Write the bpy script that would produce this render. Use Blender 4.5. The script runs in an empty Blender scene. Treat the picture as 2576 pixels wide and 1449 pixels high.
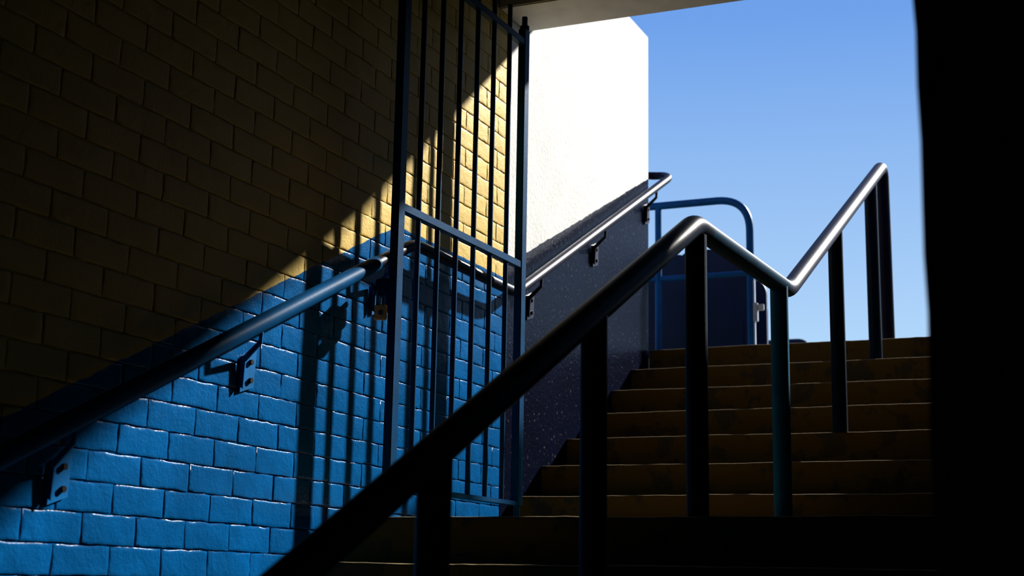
import bpy, bmesh, math, random
from mathutils import Vector, Matrix
random.seed(7)
S = bpy.context.scene
C = S.collection
SHIFT = 1.58            # lower floor ends up at z = 0
V = Vector

# ------------------------------------------------------------------ mesh helpers
class MB:
    def __init__(self):
        self.bm = bmesh.new()
    def box(self, x0, x1, y0, y1, z0, z1):
        b = self.bm
        v = [b.verts.new((x, y, z)) for x in (x0, x1) for y in (y0, y1) for z in (z0, z1)]
        for f in ((0,1,3,2),(4,6,7,5),(0,4,5,1),(2,3,7,6),(0,2,6,4),(1,5,7,3)):
            b.faces.new([v[i] for i in f])
        return self
    def prism(self, poly, a, b_, axis='y'):
        """poly: 2D points; extruded along axis from a to b_"""
        b = self.bm
        def P(p, t):
            if axis == 'y': return (p[0], t, p[1])
            if axis == 'x': return (t, p[0], p[1])
            return (p[0], p[1], t)
        A = [b.verts.new(P(p, a)) for p in poly]
        B = [b.verts.new(P(p, b_)) for p in poly]
        n = len(poly)
        b.faces.new(A); b.faces.new(B[::-1])
        for i in range(n):
            b.faces.new((A[i], B[i], B[(i+1) % n], A[(i+1) % n]))
        return self
    def tube(self, path, r, seg=18):
        b = self.bm
        path = [V(p) for p in path]
        n = len(path)
        T = []
        for i in range(n):
            if i == 0: t = path[1]-path[0]
            elif i == n-1: t = path[-1]-path[-2]
            else: t = (path[i]-path[i-1]).normalized() + (path[i+1]-path[i]).normalized()
            T.append(t.normalized())
        up = V((0,0,1)) if abs(T[0].z) < .9 else V((1,0,0))
        N = (up - T[0]*up.dot(T[0])).normalized()
        rings = []
        for i in range(n):
            if i: N = (N - T[i]*N.dot(T[i])).normalized()
            B = T[i].cross(N)
            rings.append([b.verts.new(path[i] + (N*math.cos(2*math.pi*k/seg) + B*math.sin(2*math.pi*k/seg))*r) for k in range(seg)])
        for i in range(n-1):
            for k in range(seg):
                b.faces.new((rings[i][k], rings[i][(k+1) % seg], rings[i+1][(k+1) % seg], rings[i+1][k]))
        b.faces.new(rings[0][::-1]); b.faces.new(rings[-1])
        return self
    def build(self, name, mat, parent=None, origin=(0,0,0), bevel=0, smooth=False):
        b = self.bm
        bmesh.ops.recalc_face_normals(b, faces=b.faces)
        if bevel:
            bmesh.ops.bevel(b, geom=[e for e in b.edges], offset=bevel, segments=2, affect='EDGES', clamp_overlap=True)
        o = V(origin)
        for v in b.verts: v.co -= o
        me = bpy.data.meshes.new(name)
        b.to_mesh(me); b.free()
        me.materials.append(mat)
        if smooth:
            for p in me.polygons: p.use_smooth = len(p.vertices) <= 4
            me.set_sharp_from_angle(angle=math.radians(50))
        ob = bpy.data.objects.new(name, me)
        C.objects.link(ob)
        if parent: ob.parent = parent
        else: ob.location = o
        return ob

def fillet(pts, trims, n=8):
    pts = [V(p) for p in pts]
    out = [pts[0]]
    for i in range(1, len(pts)-1):
        t = trims[i-1]
        if t <= 0: out.append(pts[i]); continue
        a = pts[i] + (pts[i-1]-pts[i]).normalized()*t
        c = pts[i] + (pts[i+1]-pts[i]).normalized()*t
        for k in range(n+1):
            s = k/n
            out.append(a*(1-s)**2 + pts[i]*2*s*(1-s) + c*s*s)
    out.append(pts[-1])
    return out

def empty(name, label, cat, loc=(0,0,0), rz=0, group=None):
    o = bpy.data.objects.new(name, None); C.objects.link(o)
    o.location = loc; o.rotation_euler = (0,0,rz); o.empty_display_size = .1
    tag(o, label, cat, group); return o
def tag(o, label, cat, group=None):
    o['label'] = label; o['category'] = cat
    if group: o['group'] = group
def struct(o, label, cat):
    o['kind'] = 'structure'; o['label'] = label; o['category'] = cat
    return o

# ------------------------------------------------------------------ materials
def new_mat(name, spec=.5):
    m = bpy.data.materials.new(name); m.use_nodes = True
    nt = m.node_tree; p = nt.nodes['Principled BSDF']
    p.inputs['Specular IOR Level'].default_value = spec
    return m, nt, p
def coord(nt):
    return nt.nodes.new('ShaderNodeTexCoord').outputs['Object']
def noise(nt, vec, scale, detail=3, rough=.5):
    n = nt.nodes.new('ShaderNodeTexNoise'); n.inputs['Scale'].default_value = scale
    n.inputs['Detail'].default_value = detail; n.inputs['Roughness'].default_value = rough
    nt.links.new(vec, n.inputs['Vector']); return n.outputs['Fac']
def mth(nt, op, a, b=None, clamp=False):
    n = nt.nodes.new('ShaderNodeMath'); n.operation = op; n.use_clamp = clamp
    for i, x in enumerate((a, b)):
        if x is None: continue
        if isinstance(x, (int, float)): n.inputs[i].default_value = x
        else: nt.links.new(x, n.inputs[i])
    return n.outputs[0]
def mixc(nt, fac, a, b):
    n = nt.nodes.new('ShaderNodeMix'); n.data_type = 'RGBA'
    if isinstance(fac, (int, float)): n.inputs[0].default_value = fac
    else: nt.links.new(fac, n.inputs[0])
    for i, x in ((6, a), (7, b)):
        if isinstance(x, tuple): n.inputs[i].default_value = (*x, 1)
        else: nt.links.new(x, n.inputs[i])
    return n.outputs[2]
def ramp(nt, fac, lo, hi):
    n = nt.nodes.new('ShaderNodeMapRange'); n.inputs[1].default_value = lo; n.inputs[2].default_value = hi
    nt.links.new(fac, n.inputs[0]); return n.outputs[0]
def bump(nt, p, h, strength, dist):
    b = nt.nodes.new('ShaderNodeBump'); b.inputs['Strength'].default_value = strength; b.inputs['Distance'].default_value = dist
    nt.links.new(h, b.inputs['Height']); nt.links.new(b.outputs[0], p.inputs['Normal'])

def paint(name, col, rough=.3, col2=None, bscale=90, bstr=.15, metallic=0, spec=.4):
    m, nt, p = new_mat(name, spec)
    v = coord(nt)
    c2 = col2 or tuple(c*.7 for c in col)
    nt.links.new(mixc(nt, ramp(nt, noise(nt, v, 9, 4), .4, .7), col, c2), p.inputs['Base Color'])
    p.inputs['Roughness'].default_value = rough; p.inputs['Metallic'].default_value = metallic
    bump(nt, p, noise(nt, v, bscale, 2), bstr, .002)
    return m

def dado_mat(name, low, high, y0, z0, slope, clampmin, rl, rh, chips=None, bscale=70, bstr=.25, bdist=.004, spec=.3, lump=0):
    m, nt, p = new_mat(name, spec)
    v = coord(nt)
    s = nt.nodes.new('ShaderNodeSeparateXYZ'); nt.links.new(v, s.inputs[0])
    dy = mth(nt, 'SUBTRACT', s.outputs[1], y0)
    if clampmin: dy = mth(nt, 'MINIMUM', dy, 0.0)
    line = mth(nt, 'ADD', mth(nt, 'MULTIPLY', dy, slope), z0)
    wob = mth(nt, 'MULTIPLY', mth(nt, 'SUBTRACT', noise(nt, v, 14, 2), .5), .018)
    d = mth(nt, 'SUBTRACT', mth(nt, 'ADD', s.outputs[2], wob), line)
    mask = mth(nt, 'MULTIPLY', d, 300.0, True)
    var = ramp(nt, noise(nt, v, 4, 5, .6), .35, .7)
    lo = mixc(nt, var, low, tuple(c*.66 for c in low))
    hi = mixc(nt, var, high, tuple(c*.88 for c in high))
    if chips:
        lo = mixc(nt, ramp(nt, noise(nt, v, 60, 3), .66, .70), lo, chips)
    nt.links.new(mixc(nt, mask, lo, hi), p.inputs['Base Color'])
    nt.links.new(mth(nt, 'ADD', mth(nt, 'MULTIPLY', mask, rh-rl), rl), p.inputs['Roughness'])
    h = noise(nt, v, bscale, 4, .6)
    if lump:
        h = mth(nt, 'ADD', h, mth(nt, 'MULTIPLY', noise(nt, v, 22, 3, .55), lump))
    bump(nt, p, h, bstr, bdist)
    return m

M = {}
M['brick'] = dado_mat('painted_brick', (.0006,.074,.205), (.41,.292,.072), 4.97, 1.395, .478, True, .26, .55, bscale=85, bstr=.30, spec=.06, lump=2.2)
M['outer'] = dado_mat('painted_render', (.0015,.003,.013), (.44,.44,.43), 6.224, 1.543, .464, False, .22, .8,
                      chips=(.06,.06,.075), bscale=45, bstr=.5, bdist=.006, spec=.07)
M['white'] = paint('white_paint', (.55,.54,.5), .6, (.48,.47,.44), 40, .3)
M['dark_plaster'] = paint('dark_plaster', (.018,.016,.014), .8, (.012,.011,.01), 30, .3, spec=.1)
M['gate_blue'] = paint('gate_blue_paint', (.001,.038,.100), .38, spec=.045)
M['rail_blue'] = paint('rail_blue_paint', (.0006,.054,.140), .50, spec=.02)
M['bracket_blue'] = paint('bracket_blue_paint', (.001,.090,.24), .4, spec=.06)
M['navy'] = paint('navy_gloss_paint', (.006,.006,.020), .42, spec=.055)
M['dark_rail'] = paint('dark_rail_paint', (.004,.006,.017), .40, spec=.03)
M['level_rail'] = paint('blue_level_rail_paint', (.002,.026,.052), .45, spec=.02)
M['bounce_teal'] = paint('post_bounce_tint', (.003,.10,.18), .38, spec=.12)  # teal paints the blue wall's bounce light into one landing post
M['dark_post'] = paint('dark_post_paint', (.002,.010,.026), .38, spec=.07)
M['bracket'] = paint('bracket_navy_paint', (.006,.01,.03), .35, spec=.15)
M['bolt'] = paint('bolt_black', (.008,.008,.012), .4, spec=.1)
M['brass'] = paint('brass', (.66,.42,.2), .5, (.5,.31,.13), metallic=.1)
M['steel'] = paint('steel', (.45,.46,.5), .35, metallic=.9)
M['guard'] = paint('barrier_blue_paint', (.002,.065,.18), .38, spec=.12)
M['seat'] = paint('navy_plastic', (.002,.010,.040), .45, spec=.2)
M['concrete'] = paint('concrete', (.17,.16,.145), .85, (.12,.115,.105), 60, .4, spec=.2)
def step_mat():
    m, nt, p = new_mat('worn_ochre_step', .15)
    v = coord(nt)
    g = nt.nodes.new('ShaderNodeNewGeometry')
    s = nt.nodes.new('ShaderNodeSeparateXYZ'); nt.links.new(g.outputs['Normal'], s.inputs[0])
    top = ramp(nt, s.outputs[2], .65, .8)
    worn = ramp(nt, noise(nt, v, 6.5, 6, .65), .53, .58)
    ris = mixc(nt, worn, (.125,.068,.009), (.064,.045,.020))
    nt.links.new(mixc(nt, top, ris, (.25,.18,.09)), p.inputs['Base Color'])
    p.inputs['Roughness'].default_value = .8
    bump(nt, p, noise(nt, v, 50, 4), .3, .004)
    return m
M['step'] = step_mat()

# ------------------------------------------------------------------ setting
W = 2.67
FLOOR, CEIL = -1.58, 3.03
# brick wall: every brick modelled in one wall mesh
def brick_wall():
    mb = MB(); b = mb.bm
    Y0, Y1 = -1.8, 6.02
    mb.box(-2.95, -W-.0042, Y0, Y1, FLOOR, 3.3)
    n0 = int((FLOOR-.088)/.086)-1
    j = .0024
    for n in range(n0, 38):
        za, zb = .088+.086*n, .088+.086*(n+1)
        if zb < FLOOR+.03 or za > 3.25: continue
        za = max(za, FLOOR); zb = min(zb, 3.3)
        off = 3.337 + (0 if n % 2 else .1175) + random.uniform(-.014, .014)
        k0 = int((Y0-off)/.235)-1
        for k in range(k0, k0+40):
            ya, yb = off+.235*k, off+.235*(k+1)
            ya, yb = max(ya, Y0), min(yb, Y1)
            if yb-ya < .03: continue
            dx = random.uniform(-.0005,.0005); ty = random.uniform(-.004,.004); tz = random.uniform(-.007,.007)
            yc, zc = (ya+yb)/2, (za+zb)/2
            ny, nz = 7, 3
            off2 = [(random.uniform(-1,1)*.0024, random.uniform(-1,1)*.0021) for _ in range(2*(ny+nz))]
            def ring(ins, x, jit):
                out = []
                a0, a1, c0, c1 = ya+j+ins, yb-j-ins, za+j+ins, zb-j-ins
                pts = [(a0+(a1-a0)*i/ny, c0) for i in range(ny)] + [(a1, c0+(c1-c0)*i/nz) for i in range(nz)] + \
                      [(a1-(a1-a0)*i/ny, c1) for i in range(ny)] + [(a0, c1-(c1-c0)*i/nz) for i in range(nz)]
                for (y, z), (oy, oz) in zip(pts, off2):
                    out.append(b.verts.new((x+dx+ty*(y-yc)+tz*(z-zc)+random.uniform(-jit,jit), y+oy, z+oz)))
                return out
            r0 = ring(0, -W-.006, 0); r1 = ring(.0003, -W-.0010, .0006); r2 = ring(.0022, -W-.0003, .0004); r3 = ring(.009, -W, .0003)
            for A, B in ((r0,r1),(r1,r2),(r2,r3)):
                L = len(A)
                for i in range(L):
                    b.faces.new((A[i], A[(i+1)%L], B[(i+1)%L], B[i]))
            b.faces.new(r3)
    o = mb.build('wall_left', M['brick'])
    for p in o.data.polygons: p.use_smooth = True
    o.data.set_sharp_from_angle(angle=math.radians(60))
    return struct(o, 'painted brick wall, ochre yellow above and bright blue below a sloping line', 'wall')
brick_wall()
struct(MB().box(-2.95, -W, 6.022, 8.18, FLOOR, 3.37).build('wall_outer', M['outer'], bevel=.006),
       'sunlit white rendered wall with navy lower band beside the upper steps', 'wall')
# right wall: ragged near corner
def right_wall():
    mb = MB(); b = mb.bm
    n = 60
    za, zb = FLOOR, 3.3
    L0, L1, R0, R1 = [], [], [], []
    for i in range(n+1):
        z = za+(zb-za)*i/n
        e = -.257 + random.uniform(-.0015,.0015) + (-.004 if 1.9 > z > 1.25 else 0) - .0035*max(0, math.sin(z*9))**6
        L0.append(b.verts.new((e, 2.0+random.uniform(-.002,.002), z))); L1.append(b.verts.new((-.258, 6.25, z)))
        R0.append(b.verts.new((1.6, 2.0, z))); R1.append(b.verts.new((1.6, 6.25, z)))
    for i in range(n):
        for A, B in ((L0,L1),(L1,R1),(R1,R0),(R0,L0)):
            b.faces.new((A[i], B[i], B[i+1], A[i+1]))
    b.faces.new((L0[0],L1[0],R1[0],R0[0])); b.faces.new((L0[n],R0[n],R1[n],L1[n]))
    mb.box(-.26, 1.6, 6.25, 8.18, FLOOR, 2.3)
    return mb.build('wall_right', M['dark_plaster'])
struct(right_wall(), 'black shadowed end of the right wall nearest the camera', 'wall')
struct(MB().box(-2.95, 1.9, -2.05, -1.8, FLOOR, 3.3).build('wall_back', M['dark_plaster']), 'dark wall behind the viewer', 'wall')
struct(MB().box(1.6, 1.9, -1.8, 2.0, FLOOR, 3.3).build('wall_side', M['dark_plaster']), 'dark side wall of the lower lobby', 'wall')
struct(MB().prism([(-2.95,-2.05),(1.9,-2.05),(1.9,7.05),(-1.6,7.05),(-2.2,6.86),(-2.95,6.6)], CEIL, 3.3, 'z').build('ceiling', M['dark_plaster']), 'dark concrete ceiling over the stairs', 'ceiling')  # unseen overhang past the beam, its bent edge shapes the left wall's shadow line
struct(MB().box(-W+.0, 1.6, 5.91, 6.23, 2.68, CEIL).build('trim_1', M['white'], bevel=.006),
       'white painted concrete beam across the top of the stair opening', 'beam')
struct(MB().box(-2.95, 1.9, -2.05, 1.06, FLOOR-.2, FLOOR).build('floor', M['concrete']), 'concrete floor at the foot of the stairs', 'floor')
struct(MB().box(-6, 5, 8.5, 14.5, 1.1, 1.39).build('floor_upper', M['concrete']), 'open concrete terrace at the top of the stairs', 'floor')

# ------------------------------------------------------------------ staircase
stair = empty('staircase', 'wide worn staircase with ochre painted risers climbing past a landing to the sky', 'stairs', (-1.46, 4.35, FLOOR))
SO = (-1.46, 4.35, FLOOR)
noses = [(4.02-.33*k, .06-.164*k, .33, .3) for k in range(10)][::-1]
noses.append((4.35, .217, 1.82, .32))
noses += [(6.17+.335*k, .40+.165*k, .335, .32) for k in range(7)]
def step(ny, top, depth, h, name):
    mb = MB(); b = mb.bm
    r = .010; n = 60
    x0, x1 = (-2.50 if ny < 4.2 else -2.535 if ny < 5 else -W+.004), -.272
    ph = [random.uniform(0, 6.28) for _ in range(6)]
    secs = []
    for i in range(n+1):
        x = x0+(x1-x0)*i/n
        dz = .0011*math.sin(5*x+ph[0])+.0007*math.sin(13*x+ph[1])+random.uniform(-.0010,.0010)
        dy = .002*math.sin(4*x+ph[3])+.001*math.sin(19*x+ph[4])
        prof = [(ny, top-h), (ny+dy, top-r*2)]
        for k in range(9):
            a = math.pi/2*k/8
            prof.append((ny+dy+r-r*math.cos(a), top-r+r*math.sin(a)+dz))
        prof += [(ny+.09, top), (ny+depth+.005, top), (ny+depth+.005, top-h)]
        secs.append([b.verts.new((x, y, z)) for (y, z) in prof])
    L = len(secs[0])
    for i in range(n):
        for k in range(L):
            b.faces.new((secs[i][k], secs[i][(k+1)%L], secs[i+1][(k+1)%L], secs[i+1][k]))
    b.faces.new(secs[0]); b.faces.new(secs[-1][::-1])
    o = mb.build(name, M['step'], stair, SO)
    for p in o.data.polygons: p.use_smooth = len(p.vertices) == 4 and p.area < .01
    return o
for (ny, top, depth, h) in noses:
    step(ny, top, depth, max(h, .3), 'landing' if depth > 1 else 'step')
def step_z(y):
    z = FLOOR
    for (ny, top, d, h) in noses:
        if y >= ny: z = top
    return z

# ------------------------------------------------------------------ centre railing
RX = -1.295
cr = empty('stair_railing', 'dark tubular railing on upright posts running up the middle of the steps', 'railing', (RX, 4.46, .217))
CO = (RX, 4.46, .217)
slope = .49
pk = (RX, 4.44, 1.160); vl = (RX, 5.80, 1.205)
lowy = 1.0
p0 = (RX, lowy, pk[2]-slope*(pk[1]-lowy))
top = (RX, 8.36, vl[2]+.473*(8.36-vl[1])+.03)
def on_level(y): return (RX, y, pk[2]+(vl[2]-pk[2])*(y-pk[1])/(vl[1]-pk[1]))
RR = .0365
path = fillet([(RX, lowy, step_z(lowy)), p0, pk, on_level(4.56)], [.08, .055])
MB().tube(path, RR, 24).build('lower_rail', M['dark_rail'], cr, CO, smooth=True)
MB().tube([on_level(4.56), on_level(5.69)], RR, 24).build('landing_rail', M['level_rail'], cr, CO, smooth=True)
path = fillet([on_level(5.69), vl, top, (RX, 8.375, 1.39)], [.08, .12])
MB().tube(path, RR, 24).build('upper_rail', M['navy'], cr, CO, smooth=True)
for y in (1.75, 2.60, 3.51, 4.46, 5.64, 6.85, 7.92):
    if y < pk[1]: zt = pk[2]-slope*(pk[1]-y)
    elif y < vl[1]: zt = pk[2]+(vl[2]-pk[2])*(y-pk[1])/(vl[1]-pk[1])
    else: zt = vl[2]+(top[2]-vl[2])*(y-vl[1])/(top[1]-vl[1])
    if abs(y-4.46) < .01: zt -= .022
    MB().tube([(RX, y, step_z(y)), (RX, y, zt-.01)], .0355, 24).build('post', M['bounce_teal'] if y == 5.64 else M['dark_post'], cr, CO, smooth=True)

# ------------------------------------------------------------------ wall handrail
HX = -2.59
wh = empty('wall_handrail', 'round wall handrail on brackets, blue on the brick and navy up the white wall', 'handrail', (-W, 4.96, .217))
WO = (-W, 4.96, .217)
def hz(y):
    if y < 4.96: return 1.313-.475*(4.96-y)
    if y < 5.98: return 1.313
    return 1.313+.499*(y-5.98)
MB().tube([(HX, 1.2, hz(1.2)), (HX, 4.66, hz(4.66))], .0285, 24).build('lower_rail', M['rail_blue'], wh, WO, smooth=True)
pts = [(HX, 4.55, hz(4.55)), (HX, 4.96, 1.313), (HX, 5.98, 1.313), (HX, 8.36, hz(8.36)), (HX-.10, 8.52, 2.565), (HX-.22, 8.50, 2.565), (HX-.24, 8.17, 2.565)]
MB().tube(fillet(pts, [.08,.08,.09,.06,.1]), .0240, 20).build('upper_rail', M['navy'], wh, WO, smooth=True)
for y in (2.2, 3.06, 3.92, 4.77, 6.29, 7.19, 8.09):
    z = hz(y)
    mt = M['bracket'] if y > 6 else M['bracket_blue']
    web = [(-2.664,z-.205),(-2.650,z-.215),(-2.646,z-.125),(-2.586,z-.068),(-2.583,z-.015),(-2.597,z-.015),(-2.599,z-.060),(-2.660,z-.112)]
    br = MB().prism(web, y-.003, y+.003).build('bracket', mt, wh, WO)
    MB().prism([(y-.002, z-.225), (y+.076, z-.200), (y+.084, z-.075), (y+.008, z-.105)], -W-.001, -2.661, 'x').build('wall_plate', mt, br, WO)
    for (dy, dz) in ((.050,-.120), (.052,-.180)):
        MB().tube([(-2.664, y+dy, z+dz), (-2.652, y+dy, z+dz)], .009, 10).build('bolt', M['bolt'], br, WO)

# ------------------------------------------------------------------ gate
H = V((-2.49, 5.80, .333)); E = V((-2.518, 4.685, .333))
ang = math.atan2((E-H).y, (E-H).x)       # local +x runs from hinge to free edge
GL = math.hypot((E-H).x, (E-H).y)
gate = empty('barred_gate', 'tall blue steel gate of upright bars standing open along the brick wall', 'gate', H, ang)
MB().box(-.020, .030, -.018, .018, 0, 2.17).build('stile', M['gate_blue'], gate, bevel=.003)
MB().box(GL-.025, GL+.025, -.017, .017, 0, 2.28).build('stile', M['gate_blue'], gate, bevel=.003)
for k in range(1, 7):
    x = GL*k/7
    MB().tube([(x, 0, .005), (x, 0, 2.235)], .0108, 12).build('bar', M['gate_blue'], gate, smooth=True)
for z, hh in ((.010, .010), (1.060, .016), (2.104, .016)):
    MB().box(.024, GL-.024, -.015, .015, z-hh, z+hh).build('rail', M['gate_blue'], gate, bevel=.002)
MB().tube([(0,0,-.116),(0,0,.02)], .014, 12).build('bottom_pivot', M['gate_blue'], gate, smooth=True)
MB().tube([(0,0,2.15),(0,0,2.235)], .013, 12).tube([(0,0,2.172),(0,0,2.19)], .022, 12).build('top_pivot', M['gate_blue'], gate, smooth=True)
# latch on the wall side of the free edge
lt = MB().box(GL-.085, GL+.02, -.075, -.017, .715, .78).box(GL-.05, GL-.03, -.075, -.017, .66, .72).build('latch', M['gate_blue'], gate, bevel=.003)
MB().tube([(GL-.02,-.10,.755),(GL-.02,-.07,.755)], .012, 10).build('latch_bolt', M['bolt'], lt)

# padlock
def padlock():
    t = empty('padlock', 'small brass padlock hanging from the latch of the blue gate', 'padlock', (-2.572, 4.676, .957), .5)
    MB().box(-.024,.024,-.012,.012,0,.058).build('body', M['brass'], t, bevel=.004)
    MB().tube(fillet([(-.015,0,.055),(-.015,0,.112),(.015,0,.112),(.015,0,.055)], [.014,.014]), .0045, 10).build('shackle', M['steel'], t, smooth=True)
    MB().tube([(0,-.0115,.026),(0,-.0135,.026)], .010, 14).build('keyhole', M['steel'], t)
padlock()

# ------------------------------------------------------------------ far barrier and seats
gy = 9.0; g0 = (-2.25, gy, 1.39)
gd = empty('barrier', 'blue tubular barrier with a rounded corner at the head of the steps', 'barrier', g0)
MB().tube(fillet([(-2.25,gy,1.39),(-2.25,gy,2.50),(-3.3,gy,2.50),(-3.3,gy,1.39)], [.22,.22], 12), .025, 16).build('frame', M['guard'], gd, g0, smooth=True)
MB().tube([(-2.87,gy,1.39),(-2.87,gy,2.5)], .022, 14).build('upright', M['guard'], gd, g0, smooth=True)
MB().tube([(-3.3,gy,2.0),(-2.25,gy,2.0)], .018, 14).build('cross_rail', M['guard'], gd, g0, smooth=True)
la = MB().box(-2.235,-2.205,gy-.02,gy+.02,1.68,1.80).box(-2.215,-2.165,gy-.012,gy+.012,1.75,1.79).build('latch', M['steel'], gd, g0, bevel=.003)
MB().box(-2.232,-2.222,gy-.015,gy+.015,1.4,1.95).build('sunlit_edge_strip', M['steel'], gd, g0)  # added bright strip, stands in for the sunlit edge of the barrier leg

def rrect(w, z0, z1, r, n=6):
    out = []
    for (cx, cz, a0) in ((w/2-r, z1-r, 0), (-w/2+r, z1-r, 90), (-w/2+r, z0+r, 180), (w/2-r, z0+r, 270)):
        for k in range(n+1):
            a = math.radians(a0+90*k/n)
            out.append((cx+r*math.cos(a), cz+r*math.sin(a)))
    return out
def seat(x, y, label, w=.5, h=.87):
    t = empty('stadium_seat', label, 'seat', (x, y, 1.39), 0, 'navy seats beyond the barrier')
    MB().prism(rrect(w, .14, h, .11), -.02, .02).build('backrest', M['seat'], t, bevel=.006)
    MB().prism(rrect(w-.03, .10, .62, .05), .05, .10).build('seat_pan', M['seat'], t, bevel=.006)
    for s in (-1, 1):
        MB().box(s*.18-.02, s*.18+.02, -.03, .06, 0, .36).build('leg', M['seat'], t, bevel=.004)
seat(-3.07, 9.52, 'navy plastic seat back half hidden behind the end of the white wall', .56, .89)
seat(-2.585, 9.36, 'navy plastic seat back framed by the rounded corner of the blue barrier', .53)
seat(-2.64, 9.98, 'navy seat back showing just right of the barrier upright with the steel latch', .52, .78)
seat(-2.72, 12.0, 'farthest navy seat, only its rounded corner showing above the top step', .46, .68)

# ------------------------------------------------------------------ light
sd = V((-.155, -.34, -.238)).normalized()
L = bpy.data.lights.new('sun', 'SUN'); L.energy = 18; L.angle = math.radians(1.4); L.color = (1, .96, .89)
lo = bpy.data.objects.new('sun', L); C.objects.link(lo)
lo.rotation_euler = sd.to_track_quat('-Z', 'Y').to_euler(); lo.location = (3, 12, 9)
w = bpy.data.worlds.new('World'); S.world = w; w.use_nodes = True
nt = w.node_tree; bg = nt.nodes['Background']
tc = nt.nodes.new('ShaderNodeTexCoord'); sp = nt.nodes.new('ShaderNodeSeparateXYZ'); nt.links.new(tc.outputs['Generated'], sp.inputs[0])
cr_ = nt.nodes.new('ShaderNodeValToRGB'); nt.links.new(sp.outputs[2], cr_.inputs[0]); nt.links.new(cr_.outputs[0], bg.inputs[0])
e = cr_.color_ramp.elements
e[0].position = 0; e[0].color = (.62,.80,.99,1)
e[1].position = 1; e[1].color = (.04,.13,.5,1)
a = e.new(.165); a.color = (.49,.71,.97,1)
a = e.new(.375); a.color = (.20,.41,.85,1)
bg.inputs[1].default_value = 1.0

# ------------------------------------------------------------------ camera
f = 3650.0
dY = V((1612, -776, -f)).normalized()
dZ = V((320, 17800, -f)); dZ = (dZ - dY*dZ.dot(dY)).normalized()
dX = dY.cross(dZ)
cam = bpy.data.cameras.new('camera'); co = bpy.data.objects.new('camera', cam); C.objects.link(co)
cam.sensor_width = 36; cam.lens = f*36/2576; cam.clip_start = .05
R = Matrix((dX, dY, dZ))
co.matrix_world = R.to_4x4()
cam.dof.use_dof = True; cam.dof.focus_distance = 5.5; cam.dof.aperture_fstop = 3.5
S.camera = co
S.view_settings.view_transform = 'Standard'
S.view_settings.gamma = .87

for o in C.objects:
    if o.parent is None: o.location.z += SHIFT
